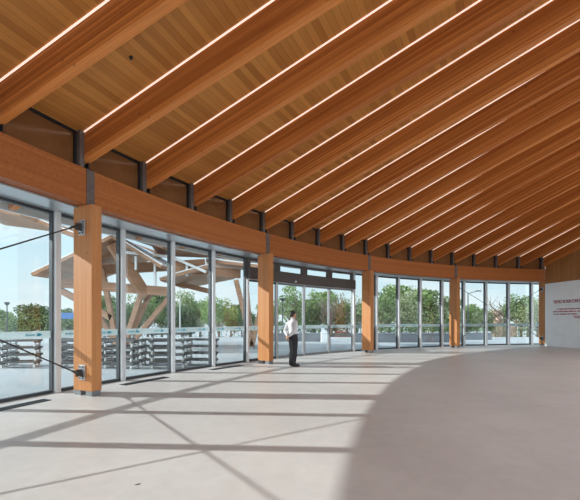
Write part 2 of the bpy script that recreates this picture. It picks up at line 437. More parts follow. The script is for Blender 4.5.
# ------------------------------------------------------------------ soffit and fascia behind the beam
bm = bmesh.new(); sector(bm, RC + .40, RG + .02, IMIN, 4.25, 3.735, 3.762, 27)
so = struct(mk('trim_3', bm, SOFF)); so.location = (CX, CY, 0)
bm = bmesh.new(); sector(bm, RG + .03, RG + .14, IMIN, 4.25, 3.735, lambda r: zdk(r) - .01, 27)
so = struct(mk('trim_4', bm, ALU)); so.location = (CX, CY, 0)

# ------------------------------------------------------------------ glazing
HC = RG * math.cos(DA / 8)       # flat panes: distance of the chord
HALF = RG * math.sin(DA / 8)
def make_window(name, head=3.735, mull=True, low=0.0):
    """one quarter-bay pane; origin at the middle of the pane, local x inwards, y along the wall"""
    root = empty(name, (0, 0, 0))
    w = HALF - .055
    bm = bmesh.new(); bm_box(bm, -.012, 0, -w, w, .07, head - .06); mk('pane', bm, GLASS, root)
    bm = bmesh.new()
    for y0, y1, z0, z1 in ((-w, -w + .032, .0, head), (w - .032, w, .0, head), (-w + .032, w - .032, head - .055, head), (-w + .032, w - .032, 0.0, .06)):
        bm_box(bm, -.05, .05, y0, y1, z0, z1)
    mk('window_frame', bm, DARKF, root)
    if mull:
        bm = bmesh.new(); bm_box(bm, -.06, .13, -HALF - .055, -HALF + .055, 0, head); bevel(bm, .004)
        mk('mullion', bm, ALU, root)
    bm = bmesh.new(); bm_box(bm, .002, .006, -w + .035, w - .035, 1.13, 1.28); mk('frosted_band', bm, FROST, root)
    # small teal marks on the band: a row of wavy strokes and a fish-like arrow
    bm = bmesh.new()
    for yc in (-.42, .38):
        for k in range(5):
            bm_box(bm, .007, .009, yc - .16 + k * .035, yc - .135 + k * .035, 1.185 + .008 * (k % 2), 1.225 - .006 * (k % 3))
        pts = [(yc + .03, 1.185), (yc + .11, 1.175), (yc + .17, 1.205), (yc + .11, 1.235), (yc + .03, 1.23), (yc + .065, 1.207)]
        A = [bm.verts.new((.007, y, z)) for y, z in pts]; B = [bm.verts.new((.009, y, z)) for y, z in pts]
        bm.faces.new(A); bm.faces.new(B[::-1])
        for k in range(6): bm.faces.new((A[k], B[k], B[(k + 1) % 6], A[(k + 1) % 6]))
    mk('band_marks', bm, LOGO, root)
    return root
proto = make_window('window_1'); n = 1; first = True
for q in range(int(IMIN * 4), 17):
    i = (q + .5) / 4
    if 4 <= q < 8: continue
    w = proto if first else copy_tree(proto); first = False
    w.name = 'window_%d' % n; n += 1
    place(w, i, HC); struct(w)
# glass doors filling the bay between the second and third column
for j, q in enumerate(range(4, 8)):
    d = empty('door_%d' % (j + 1), (0, 0, 0)); w = HALF - .03
    bm = bmesh.new(); bm_box(bm, -.012, 0, -w + .03, w - .03, .09, 2.90); mk('pane', bm, GLASS, d)
    bm = bmesh.new()
    for y0, y1, z0, z1 in ((-w, -w + .03, .0, 2.95), (w - .03, w, .0, 2.95), (-w + .03, w - .03, 2.90, 2.95), (-w + .03, w - .03, 0.0, .09)):
        bm_box(bm, -.045, .045, y0, y1, z0, z1)
    mk('door_frame', bm, STEEL2 if j else DARKF, d)
    bm = bmesh.new(); bm_box(bm, -.05, .20, -HALF + .002, HALF - .002, 2.975, 3.39); bevel(bm, .006); mk('door_header', bm, HEADER, d)
    bm = bmesh.new(); bm_box(bm, .045, .17, -HALF + .002, HALF - .002, 2.95, 2.975); mk('header_rail', bm, PLATE, d)
    bm = bmesh.new(); bm_box(bm, -.012, 0, -w + .1, w - .1, 3.40, 3.68); mk('transom_pane', bm, GLASS, d)
    bm = bmesh.new()
    for y0, y1, z0, z1 in ((-w - .025, -w + .12, 3.39, 3.735), (w - .12, w + .025, 3.39, 3.735), (-w + .12, w - .12, 3.67, 3.735), (-w + .12, w - .12, 3.39, 3.42)):
        bm_box(bm, -.05, .08, y0, y1, z0, z1)
    mk('transom_frame', bm, HEADER, d)
    if j in (0, 3):
        s = -1 if j == 0 else 1
        if j == 0:
            bm = bmesh.new(); bm_box(bm, -.06, .13, -HALF - .055, -HALF + .03, 0, 2.95); mk('jamb', bm, ALU, d)
    bm = bmesh.new(); bm_box(bm, .002, .006, -w + .035, w - .035, 1.13, 1.28); mk('frosted_band', bm, FROST, d)
    bm = bmesh.new()
    for yc in (-.42, .38): bm_box(bm, .007, .009, yc - .05, yc + .06, 1.19, 1.22)
    mk('band_marks', bm, LOGO, d)
    if j == 1:
        bm = bmesh.new(); bmesh.ops.create_uvsphere(bm, u_segments=12, v_segments=8, radius=.035, matrix=Matrix.Translation((.205, .1, 3.06)))
        mk('door_sensor', bm, WHITEW, d, smooth=True)
    place(d, (q + .5) / 4, HC); struct(d)

# ------------------------------------------------------------------ white partition wall at the end column
wall = struct(empty('wall_right', P(4, RC), -ang(4)))   # local x inwards along the wall, -y towards the hall
WY = -.10
bm = bmesh.new(); bm_box(bm, .03, 9.5, WY, WY + .22, 0, 3.60); mk('plaster_face', bm, WHITEW, wall)
bm = bmesh.new()
z = lambda x: zrb(RC - x) - .004
bm_hexa(bm, [(.0, WY + .05, 3.60), (9.5, WY + .05, 3.60), (9.5, WY + .2, 3.60), (0, WY + .2, 3.60),
             (0, WY + .05, z(0)), (9.5, WY + .05, z(9.5)), (9.5, WY + .2, z(9.5)), (0, WY + .2, z(0))])
mk('timber_lining', bm, W_WALL, wall)
bm = bmesh.new(); bm_box(bm, -1.05, .028, .30, .42, ZBEAM0, zrb(RC + 1.1)); mk('timber_return', bm, W_WALL, wall)
def text_mesh(txt, size, sx, x, zz, name):
    cu = bpy.data.curves.new(name, 'FONT'); cu.body = txt; cu.size = size; cu.extrude = .006
    to = bpy.data.objects.new(name, cu); COL.objects.link(to)
    bpy.context.view_layer.update()
    dg = bpy.context.evaluated_depsgraph_get()
    me = bpy.data.meshes.new_from_object(to.evaluated_get(dg))
    COL.objects.unlink(to); bpy.data.objects.remove(to)
    # text runs along +x (inwards), up z, facing -y
    me.transform(Matrix(((sx, 0, 0, x), (0, 0, -1, WY - .006), (0, 1, 0, zz), (0, 0, 0, 1))))
    me.materials.append(RED)
    o = bpy.data.objects.new(name, me); COL.objects.link(o); o.parent = wall
    return o
text_mesh('THE PICCVILTION CONCEPT', .25, .56, .60, 2.43, 'heading_lettering')
def strokes(x0, x1, zz, h):
    """a line of wall text too small to read in the photograph, as letter-sized strokes"""
    bm = bmesh.new(); x = x0; rr = random.Random(int(zz * 1000))
    while x < x1:
        w = rr.uniform(.016, .034)
        bm_box(bm, x, x + w * .8, WY - .008, WY, zz + rr.choice((0, 0, h * .25)), zz + h)
        x += w + .008 + (.03 if rr.random() < .16 else 0)
    mk('small_lettering', bm, RED, wall)
strokes(.80, 3.4, 2.07, .065); strokes(.60, 3.4, 1.93, .065); strokes(.60, 2.05, 1.79, .065)
strokes(1.85, 3.2, 1.68, .05); strokes(1.88, 3.1, 1.60, .05)
bm = bmesh.new(); bm_box(bm, .60, 3.4, WY - .004, WY, 2.33, 2.338); mk('heading_rule', bm, PLATE, wall)

# ------------------------------------------------------------------ floor grilles, ceiling device, speck on the floor
def make_grille():
    root = empty('floor_grille', (0, 0, 0))
    bm = bmesh.new(); bm_box(bm, -.11, .11, -.66, .66, 0.0, .004); mk('grille_bed', bm, BLACK, root)
    bm = bmesh.new()
    for x in [-.10 + .025 * k for k in range(9)]: bm_box(bm, x - .005, x + .005, -.66, .66, .004, .012)
    for y in (-.66, .65): bm_box(bm, -.11, .11, y, y + .01, .004, .012)
    mk('grille_bars', bm, DARKF, root)
    return root
proto = make_grille()
for j, (i, lab) in enumerate(((-.19, 'dark linear floor grille at the left edge, left of the nearest column'), (.29, 'dark linear floor grille just right of the nearest column'),
                              (.765, 'dark linear floor grille left of the column by the man'))):
    g = proto if j == 0 else copy_tree(proto)
    place(g, i, 24.5); tag(g, lab, 'grille', 'floor grilles along the glass')
# smoke detector on the deck: seen at (131, 57)
def on_deck(u, y):
    dx, dy, dz = (u - 290) / F, 1.0, (Y0 - y) / F
    t = 1.0
    for _ in range(4000):
        x, yy, zz = dx * t, t, 1.5 + dz * t
        if zz >= zdk(math.hypot(x - CX, yy - CY)): return Vector((x, yy, zz))
        t += .004
dp = on_deck(131, 57)
sm = empty('smoke_detector', dp); sm.rotation_euler = (0, 0, 0)
bm = bmesh.new(); bm_tube(bm, (0, 0, .02), (0, 0, -.02), .034, .03, 20); mk('detector_base', bm, BLACK, sm, smooth=False)
bm = bmesh.new(); bmesh.ops.create_uvsphere(bm, u_segments=16, v_segments=10, radius=.026, matrix=Matrix.Translation((0, 0, -.018)))
mk('detector_dome', bm, plain('black_dome', (.03, .03, .03), .12), sm, smooth=True)
tag(sm, 'small black round detector on the ceiling boards', 'detector')
gp = at(137.5, 484.5, 545.7 / 164.5); gp.z = 0
bm = bmesh.new()
for a, l, w in ((.5, .05, .012), (1.4, .028, .012), (-.3, .02, .012)):
    bm_hexa(bm, [(-l * math.cos(a), -l * math.sin(a) - w / 2, 0), (l * math.cos(a), l * math.sin(a) - w / 2, 0), (l * math.cos(a), l * math.sin(a) + w / 2, 0), (-l * math.cos(a), -l * math.sin(a) + w / 2, 0),
                 (-l * math.cos(a), -l * math.sin(a) - w / 2, .006), (l * .8 * math.cos(a), l * .8 * math.sin(a) - w / 2, .018), (l * .8 * math.cos(a), l * .8 * math.sin(a) + w / 2, .012), (-l * math.cos(a), -l * math.sin(a) + w / 2, .006)])
lf = mk('fallen_leaf', bm, BARK); lf.location = gp; lf.scale = (.5, .5, .5)
tag(lf, 'tiny dark crumpled leaf lying on the sunlit concrete floor', 'leaf')

# PERSON
# ------------------------------------------------------------------ the standing man (local: +x forward, +y his left, z up)
SKIN = plain('skin', (.50, .27, .17), .55)
SHIRT = plain('white_shirt', (.66, .63, .65), .75, 0, noise=.05, scale=14)
TROUS = plain('black_trousers', (.014, .014, .017), .75)
SHOE = plain('black_leather', (.010, .010, .011), .35)
HAIR = plain('black_hair', (.010, .008, .008), .55)
BELT = plain('dark_belt', (.02, .016, .014), .4)
EYEM = plain('eye_white', (.75, .73, .70), .3)
def rings(bm, rows, n=20, caps=True):
    """rows: (centre, forward axis*rx, side axis*ry)"""
    prev = None; R = []
    for c, ax, ay in rows:
        c, ax, ay = Vector(c), Vector(ax), Vector(ay)
        ring = [bm.verts.new(c + ax * math.cos(2 * math.pi * k / n) + ay * math.sin(2 * math.pi * k / n)) for k in range(n)]
        if prev:
            for k in range(n): bm.faces.new((prev[k], prev[(k + 1) % n], ring[(k + 1) % n], ring[k]))
        else: first_ring = ring
        prev = ring
    bm.faces.new(first_ring[::-1]); bm.faces.new(prev)
def torso(bm, rows, g=0.0, n=28):
    rings(bm, [((x, y, z), (rx + g, 0, 0), (0, ry + g, 0)) for x, y, z, rx, ry in rows], n)
def limb(bm, pts, g=0.0, n=14):
    P_ = [Vector(p[:3]) for p in pts]
    rows = []
    for k, p in enumerate(P_):
        d = (P_[min(k + 1, len(P_) - 1)] - P_[max(k - 1, 0)]).normalized()
        _, s, u = frame_of(d); r = pts[k][3] + g
        rows.append((p, s * r, u * r))
    d0 = (P_[0] - P_[1]).normalized(); d1 = (P_[-1] - P_[-2]).normalized()
    _, s, u = frame_of(-d0); r = pts[0][3] + g; rows.insert(0, (P_[0] + d0 * r * .75, s * r * .55, u * r * .55))
    _, s, u = frame_of(d1); r = pts[-1][3] + g; rows.append((P_[-1] + d1 * r * .75, s * r * .55, u * r * .55))
    rings(bm, rows, n)
def ball(bm, c, rx, ry, rz, nu=20, nv=14):
    bmesh.ops.create_uvsphere(bm, u_segments=nu, v_segments=nv, radius=1, matrix=Matrix.Translation(c) @ Matrix.Diagonal((rx, ry, rz, 1)))
def fuse(name, bm, mat, vox, parent, it=4):
    bmesh.ops.recalc_face_normals(bm, faces=bm.faces)
    me = bpy.data.meshes.new(name); bm.to_mesh(me); bm.free()
    o = bpy.data.objects.new(name, me); COL.objects.link(o)
    r = o.modifiers.new('r', 'REMESH'); r.mode = 'VOXEL'; r.voxel_size = vox
    s = o.modifiers.new('s', 'SMOOTH'); s.iterations = it; s.factor = .5
    bpy.context.view_layer.update()
    m2 = bpy.data.meshes.new_from_object(o.evaluated_get(bpy.context.evaluated_depsgraph_get()))
    m2.name = name; o.modifiers.clear(); o.data = m2; bpy.data.meshes.remove(me)
    m2.materials.clear(); m2.materials.append(mat)
    for p in m2.polygons: p.use_smooth = True
    o.parent = parent
    return o
man = empty('person', atg(293.0, 11.86), math.radians(32))
TORSO = [(0, 0, .84, .095, .13), (0, 0, .92, .115, .165), (0, 0, 1.0, .11, .16), (.005, 0, 1.10, .105, .15), (.0, 0, 1.22, .115, .165),
         (-.005, 0, 1.33, .122, .185), (-.015, 0, 1.42, .105, .19), (-.018, 0, 1.475, .075, .13), (-.012, 0, 1.51, .058, .062)]
def arm(s):
    sh = (-.02, s * .195, 1.425, .058)
    return [sh, (-.055, s * .25, 1.32, .054), (-.10, s * .29, 1.20, .047), (-.128, s * .302, 1.135, .044),
            (-.150, s * .20, 1.075, .040), (-.175, s * .10, 1.015, .032), (-.18, s * .065, .99, .027)]
def leg(s):
    dx = .03 * s
    return [(0, s * .085, .90, .098), (.008 + dx * .3, s * .10, .75, .087), (.015 + dx * .6, s * .110, .52, .062), (.0 + dx * .8, s * .115, .38, .060), (-.02 + dx, s * .122, .20, .045), (-.025 + dx, s * .127, .085, .038)]
bm = bmesh.new()
torso(bm, TORSO)
for s in (1, -1):
    limb(bm, arm(s)); limb(bm, leg(s))
    fx = -.025 + .03 * s
    limb(bm, [(fx - .02, s * .127, .055, .036), (fx + .07, s * .134, .045, .038), (fx + .15, s * .140, .038, .03)])
# neck and head, looking a little away
limb(bm, [(-.012, 0, 1.47, .056), (.0, 0, 1.54, .053), (.012, 0, 1.60, .05)])
ball(bm, (.008, 0, 1.690), .096, .074, .095); ball(bm, (.036, 0, 1.640), .066, .056, .075)
ball(bm, (.078, 0, 1.592), .022, .026, .018)                                       # chin
limb(bm, [(.094, 0, 1.685, .010), (.108, 0, 1.66, .012), (.113, 0, 1.647, .013)])     # nose
limb(bm, [(.090, -.03, 1.705, .010), (.094, 0, 1.705, .010), (.090, .03, 1.705, .010)])   # brow
limb(bm, [(.092, -.018, 1.619, .007), (.098, 0, 1.620, .008), (.092, .018, 1.619, .007)]) # lips
for s in (1, -1):
    ball(bm, (.004, s * .078, 1.665), .022, .009, .032, 12, 8)
# hands: the right one holds the left wrist behind the back
def hand(bm, w, dirv, up, s):
    w, d, u = Vector(w), Vector(dirv).normalized(), Vector(up).normalized(); n_ = d.cross(u)
    limb(bm, [(*(w), .026), (*(w + d * .04), .030), (*(w + d * .08), .028)], n=12)
    for k, (off, ln) in enumerate(((-.030, .066), (-.010, .076), (.010, .072), (.029, .056))):
        b = w + d * .085 + u * off
        limb(bm, [(*b, .0092), (*(b + d * ln * .4 + n_ * .010 * s), .0088), (*(b + d * ln * .72 + n_ * .034 * s), .0082), (*(b + d * ln * .75 + n_ * .055 * s), .0074)], n=10)
    b = w + d * .025 - u * .026
    limb(bm, [(*b, .011), (*(b + d * .03 - u * .022 + n_ * .010 * s), .010), (*(b + d * .055 - u * .022 + n_ * .030 * s), .009)], n=10)
hand(bm, (-.185, -.055, .985), (-.10, .75, -.55), (0, .55, .75), -1)
hand(bm, (-.205, .055, .975), (-.05, -.45, -.85), (0, .85, -.45), 1)
body = fuse('body', bm, SKIN, .0065, man, 3)
bm = bmesh.new()
torso(bm, [t for t in TORSO if .9 < t[2] < 1.52], .014)
limb(bm, [(-.014, 0, 1.46, .068), (-.010, 0, 1.52, .064)])
for s in (1, -1): limb(bm, arm(s), .013)
sh = fuse('shirt', bm, SHIRT, .009, man, 4)
bm = bmesh.new()
rings(bm, [((-.010, 0, 1.515), (.078, 0, -.016), (0, .076, 0)), ((-.004, 0, 1.562), (.064, 0, -.014), (0, .062, 0))], 24)
mk('collar', bm, SHIRT, sh, smooth=True)
bm = bmesh.new()
torso(bm, [(0, 0, .84, .10, .14), (0, 0, .92, .118, .17), (0, 0, 1.0, .113, .163), (0, 0, 1.03, .11, .158)], .020)
for s in (1, -1):
    L_ = leg(s); L_ = [(x, y, z, r + .020 + (.014 if z < .5 else 0)) for x, y, z, r in L_]; limb(bm, L_)
fuse('trousers', bm, TROUS, .009, man, 4)
bm = bmesh.new(); rings(bm, [((0, 0, 1.012), (.140, 0, 0), (0, .188, 0)), ((0, 0, 1.045), (.137, 0, 0), (0, .184, 0))], 32)
mk('belt', bm, BELT, man, smooth=False)
for s in (1, -1):
    fx = -.025 + .03 * s; bm = bmesh.new()
    limb(bm, [(fx - .035, s * .127, .050, .046), (fx + .05, s * .133, .048, .050), (fx + .13, s * .140, .042, .045), (fx + .19, s * .145, .034, .034)])
    bmesh.ops.bisect_plane(bm, geom=bm.verts[:] + bm.edges[:] + bm.faces[:], plane_co=(0, 0, .0), plane_no=(0, 0, -1), clear_outer=True)
    bmesh.ops.holes_fill(bm, edges=[e for e in bm.edges if e.is_boundary])
    mk('shoe', bm, SHOE, man, smooth=True)
bm = bmesh.new()
ball(bm, (-.006, 0, 1.705), .106, .084, .096, 32, 22); ball(bm, (-.030, 0, 1.675), .085, .080, .09, 24, 16)
ball(bm, (.055, .012, 1.765), .045, .06, .025, 16, 10)
for k in range(60):
    a = random.uniform(0, 6.28); t = random.uniform(.2, 1.1)
    d = Vector((math.cos(a) * math.sin(t) * .108 - .008, math.sin(a) * math.sin(t) * .086, math.cos(t) * .098))
    ball(bm, Vector((-.006, 0, 1.705)) + d * .97, .016, .014, .012, 6, 4)
geo = lambda: bm.verts[:] + bm.edges[:] + bm.faces[:]
for co_, no_ in (((.048, 0, 1.715), (.75, 0, -.66)), ((.0, 0, 1.605), (0, 0, -1))):
    bmesh.ops.bisect_plane(bm, geom=geo(), plane_co=co_, plane_no=no_, clear_outer=True)
    bmesh.ops.holes_fill(bm, edges=[e for e in bm.edges if e.is_boundary])
fuse('hair', bm, HAIR, .006, man, 2)
for s in (1, -1):
    bm = bmesh.new(); bmesh.ops.create_uvsphere(bm, u_segments=12, v_segments=8, radius=.011, matrix=Matrix.Translation((.087, s * .031, 1.682)))
    e_ = mk('eye', bm, EYEM, man, smooth=True)
    bm = bmesh.new(); bmesh.ops.create_uvsphere(bm, u_segments=10, v_segments=6, radius=.006, matrix=Matrix.Translation((.0945, s * .032, 1.682)))
    mk('pupil', bm, HAIR, e_, smooth=True)
tag(man, 'person in white shirt and black trousers standing with hands clasped behind the back', 'person')
# OUTDOOR
# ------------------------------------------------------------------ outdoors: trees
GZ = -.10; LZ = -1.00
def cards(bm, rr, c, R, n, size, flat=1.0):
    for _ in range(n):
        while True:
            v = Vector((rr.uniform(-1, 1), rr.uniform(-1, 1), rr.uniform(-1, 1)))
            if .25 < v.length < 1: break
        p = Vector(c) + Vector((v.x * R[0], v.y * R[1], v.z * R[2]))
        a = Vector((rr.gauss(0, 1), rr.gauss(0, 1), rr.gauss(0, 1))).normalized(); b = a.orthogonal().normalized()
        b = (Matrix.Rotation(rr.uniform(0, 6.28), 3, a) @ b); s = size * rr.uniform(.6, 1.3)
        bm.faces.new([bm.verts.new(p + q) for q in (b * s, a.cross(b) * s * .5, -b * s, -a.cross(b) * s * .5)])
def make_tree(kind, seed):
    """unit-height tree; every kind has its own crown"""
    rr = random.Random(seed); t = empty('leafy_tree', (0, 0, 0))
    bm = bmesh.new(); lf = bmesh.new()
    bare = kind == 'bare'
    limb_pts = []
    bm_tube(bm, (0, 0, 0), (.01, 0, .42), .022, .014, 8)
    for k in range(9 if not bare else 16):
        a = k * 2.4 + rr.random(); z0 = .20 + .22 * (k / 9 if not bare else k / 16); L_ = rr.uniform(.22, .36)
        p0 = Vector((.01, 0, z0)); p1 = p0 + Vector((math.cos(a) * L_ * .7, math.sin(a) * L_ * .7, L_ * .75)); bm_tube(bm, p0, p1, .010, .005, 6)
        limb_pts.append(p1)
        for j in range(3 if not bare else 5):
            m = p0.lerp(p1, rr.uniform(.45, .95)); e = m + Vector((rr.uniform(-.14, .14), rr.uniform(-.14, .14), rr.uniform(.06, .22)))
            bm_tube(bm, m, e, .0045, .0015, 5); limb_pts.append(e)
    mk('trunk', bm, BARK, t)
    if kind == 'dense':
        for k in range(14):
            a = rr.uniform(0, 6.28); z = rr.uniform(.30, .85); r = .28 * math.sqrt(max(.05, 1 - ((z - .5) / .45) ** 2))
            cards(lf, rr, (math.cos(a) * r * .7, math.sin(a) * r * .7, z), (.17, .17, .13), 300, .027)
        m = LEAFS[0]
    elif kind == 'bushy':
        for k in range(13):
            a = rr.uniform(0, 6.28); z = rr.uniform(.25, .86); r = rr.uniform(.05, .27)
            cards(lf, rr, (math.cos(a) * r, math.sin(a) * r, z), (.16, .16, .12), 300, .026)
        m = LEAFS[1]
    elif kind == 'loose':
        for p in limb_pts: cards(lf, rr, p, (.09, .09, .085), 52, .019)
        m = LEAFS[1]
    elif kind == 'pale':
        for p in limb_pts: cards(lf, rr, p, (.115, .115, .115), 66, .020)
        for k in range(6): cards(lf, rr, (rr.uniform(-.2, .2), rr.uniform(-.2, .2), rr.uniform(.25, .6)), (.14, .14, .12), 90, .018)
        m = LEAFS[2]
    if kind != 'bare': mk('crown', lf, m, t, recalc=False)
    else:
        lf.free()
    return t
PROTO = {}
WORDS = {'dense': 'dense dark green tree', 'bushy': 'bushy green tree', 'loose': 'loose thin-leaved tree', 'pale': 'pale green tree', 'bare': 'bare branching tree'}
BAY = {'L': 'left of the nearest timber column', 'A': 'between nearest column and standing man', 'D': 'through the glass doors',
       'B': 'between the doors and the far braced bay', 'C': 'through the far cross-braced bay'}
TREES = {
 'L': [('bushy', 6, 309, 44), ('dense', 30, 301, 42), ('dense', 44, 307, 46), ('bushy', 58, 310, 44), ('dense', 71, 309, 40)],
 'A': [('bushy', 108, 296, 44), ('dense', 121, 300, 40), ('pale', 134, 303, 46), ('loose', 148, 287, 42), ('bushy', 162, 290, 48), ('dense', 182, 303, 38), ('loose', 190, 284, 46), ('bushy', 200, 298, 50), ('loose', 219, 289, 34), ('bushy', 231, 306, 52), ('dense', 242, 304, 50)],
 'D': [('bushy', 270, 303, 50), ('loose', 291, 278, 40), ('dense', 303, 300, 48), ('bushy', 314, 288, 44), ('dense', 320, 303, 52), ('bare', 332, 282, 40), ('bushy', 336, 303, 43), ('pale', 347, 300, 46), ('pale', 357, 290, 42)],
 'B': [('loose', 381, 280, 36), ('pale', 389, 292, 42), ('pale', 402, 284, 38), ('bushy', 411, 281, 40), ('pale', 424, 292, 44), ('bushy', 433, 286, 40), ('pale', 444, 295, 44)],
 'C': [('bushy', 466, 305, 46), ('pale', 477, 307, 50), ('bushy', 486, 309, 52), ('bare', 503, 286, 48), ('loose', 521, 288, 44), ('loose', 528, 291, 44), ('pale', 538, 294, 42)]}
for key, rows in TREES.items():
    for j, (kind, u, y, d) in enumerate(rows):
        var = (kind, j % 2)
        if var not in PROTO: t = PROTO[var] = make_tree(kind, 11 + 7 * j + len(kind))
        else: t = copy_tree(PROTO[var])
        h = 1.5 + (Y0 - y) / F * d - LZ
        p = atg(u, d); p.z = LZ; t.location = p
        h *= 1.06; t.scale = (h * 1.12, h * 1.12, h); t.rotation_euler = (0, 0, j * 1.9 + u)
        n = ['first', 'second', 'third', 'fourth', 'fifth', 'sixth', 'seventh', 'eighth', 'ninth', 'tenth', 'eleventh'][j]
        tag(t, '%s from left %s: %s' % (n, BAY[key], WORDS[kind]), 'tree', 'trees beyond the glass')
# clipped hedges behind the low wall
def hedge(u0, u1, d, h, w, mat, label, dens=260):
    a, b = atg(u0, d), atg(u1, d); rr = random.Random(int(u0 * 7)); Ln = (b - a).length
    g0 = GZ if d < 34 else LZ; h += GZ - g0
    o = empty('hedge', (a + b) / 2 + Vector((0, 0, g0)))
    bm = bmesh.new()
    for _ in range(int(Ln * dens * h)):
        p = Vector((rr.uniform(-Ln / 2, Ln / 2), rr.uniform(-w / 2, w / 2), rr.uniform(.05, 1) * h * (1 + .10 * math.sin(rr.random() * 9))))
        n_ = Vector((rr.gauss(0, 1), rr.gauss(0, 1), rr.gauss(0, 1))).normalized(); q = n_.orthogonal().normalized(); s = rr.uniform(.05, .11)
        bm.faces.new([bm.verts.new(p + v) for v in (q * s, n_.cross(q) * s * .6, -q * s, -n_.cross(q) * s * .6)])
    mk('foliage', bm, mat, o, recalc=False)
    bm = bmesh.new()
    for k in range(int(Ln / 1.2) + 1):
        x = -Ln / 2 + .3 + k * 1.2
        if x < Ln / 2: bm_tube(bm, (x, 0, 0), (x, 0, h * .75), .03, .015, 6)
    mk('stems', bm, BARK, o); tag(o, label, 'hedge')
hedge(275, 321, 29.5, 1.15, .9, LEAFS[0], 'dark clipped hedge behind the low wall, seen through the doors', 200)
hedge(353, 462, 29.5, 1.15, .9, LEAFS[0], 'dark clipped hedge behind the low wall, right of the glass doors', 200)
hedge(-20, 80, 38, 2.3, 1.5, LEAFS[1], 'tall green hedge seen left of the nearest column', 60)
hedge(100, 256, 44, 2.4, 1.5, LEAFS[0], 'tall dark hedge behind the timber canopy', 50)
hedge(372, 456, 34, 2.6, 1.5, LEAFS[2], 'pale shrubby hedge behind the trees right of the doors', 60)
hedge(516, 548, 42, 3.0, 1.5, LEAFS[2], 'pale brown-green hedge at the far right of the braced bay', 60)
hedge(493, 524, 44, 1.2, 1.2, LEAFS[2], 'low pale hedge in front of the small red-brown building', 90)
hedge(455, 498, 46, 2.8, 1.5, LEAFS[1], 'green hedge at left of the braced bay', 60)
# low walls, blocks
def wall_block(name, u0, u1, d, w, h, mat, label, cat, cap=None):
    a, b = atg(u0, d), atg(u1, d); Ln = b.x - a.x
    o = empty(name, (a + b) / 2 + Vector((0, 0, GZ if d < 34 else LZ)))
    bm = bmesh.new(); bm_box(bm, -Ln / 2, Ln / 2, 0, w, 0, h - .06); bevel(bm, .012); mk('block', bm, mat, o)
    bm = bmesh.new(); bm_box(bm, -Ln / 2 - .02, Ln / 2 + .02, -.03, w + .03, h - .06, h); bevel(bm, .01); mk('coping', bm, cap or mat, o)
    tag(o, label, cat)
wall_block('low_wall', 272, 321, 27, .5, .62, GREYW, 'low grey stone wall outside the left part of the doors', 'wall')
wall_block('low_wall', 352, 461, 26, .5, .66, GREYW, 'long low grey stone wall outside, right of the doors', 'wall')
wall_block('white_block', 321.5, 329, 26.2, .6, .72, WHITEW, 'small white block standing outside between low wall and red car', 'block', WHITEW)
wall_block('stone_bench', 466, 492, 29.5, .55, .55, GREYW, 'grey stone bench block outside the far braced bay', 'bench')
wall_block('kerb_stone', 205, 262, 46, .5, .32, ROAD, 'low dark kerb across the paving left of the man', 'kerb')
bm = bmesh.new(); bm_box(bm, 20, 90, 84, 96, LZ, LZ + .06)
g = mk('grass_verge', bm, GRASS); tag(g, 'green grass verge beyond the paving at far right', 'grass', kind='stuff')
# red car beyond the low wall
car = empty('car', atg(346, 36.2) + Vector((0, 0, LZ)), .04)
CARM = plain('red_paint', (.30, .03, .045), .3); TYRE = plain('tyre', (.015, .015, .016), .7); CGL = plain('car_glass', (.02, .025, .03), .08)
prof = [(-2.0, .25), (-2.05, .55), (-1.9, .80), (-1.2, .88), (1.0, .86), (1.75, .72), (2.0, .52), (2.0, .25)]
bm = bmesh.new()
A = [bm.verts.new((x, -.82, z)) for x, z in prof]; B = [bm.verts.new((x, .82, z)) for x, z in prof]
bm.faces.new(A); bm.faces.new(B[::-1])
for k in range(8): bm.faces.new((A[k], B[k], B[(k + 1) % 8], A[(k + 1) % 8]))
bevel(bm, .05, 2); mk('body_shell', bm, CARM, car)
bm = bmesh.new(); bm_hexa(bm, [(-1.5, -.75, .86), (.95, -.75, .86), (.95, .75, .86), (-1.5, .75, .86), (-.95, -.6, 1.32), (.2, -.6, 1.32), (.2, .6, 1.32), (-.95, .6, 1.32)]); mk('cabin_glass', bm, CGL, car)
bm = bmesh.new(); bm_box(bm, -.98, .23, -.61, .61, 1.31, 1.36); bevel(bm, .03); mk('roof', bm, CARM, car)
for x in (-1.25, 1.25):
    for s in (-1, 1):
        bm = bmesh.new(); bm_tube(bm, (x, s * .66, .32), (x, s * .86, .32), .32, n=20); wl = mk('wheel', bm, TYRE, car)
        bm = bmesh.new(); bm_tube(bm, (x, s * .86, .32), (x, s * .87, .32), .19, n=16); mk('hubcap', bm, PLATE, wl)
tag(car, 'dark red car parked outside beyond the right-hand glass door', 'car')
# lamp posts, sign
def lamp(u, ytop, d, label, arm=0):
    h = 1.5 + (Y0 - ytop) / F * d - LZ
    o = empty('lamp_post', atg(u, d) + Vector((0, 0, LZ)))
    bm = bmesh.new(); bm_tube(bm, (0, 0, 0), (0, 0, h - .3), .07, .05, 10); bm_tube(bm, (0, 0, 0), (0, 0, .5), .11, .1, 10); mk('pole', bm, DARKF, o)
    bm = bmesh.new()
    if arm: bm_bar(bm, (0, 0, h - .35), (arm, 0, h - .1), .06, .06); bm_box(bm, arm - .1, arm + .35, -.12, .12, h - .14, h - .04)
    else: bm_tube(bm, (0, 0, h - .32), (0, 0, h - .05), .12, .26, 10); bm_tube(bm, (0, 0, h - .05), (0, 0, h), .30, .1, 10)
    mk('lamp_head', bm, DARKF, o); tag(o, label, 'lamp post', 'lamp posts outside')
lamp(7, 302, 36, 'dark lamp post outside at the left edge of the picture')
lamp(282.5, 298, 36, 'dark lamp post outside seen left of the standing man\'s head')
lamp(468, 290, 36, 'dark lamp post with side arm outside the far braced bay', .9)
o = empty('tall_pole', atg(180, 30) + Vector((0, 0, GZ)))
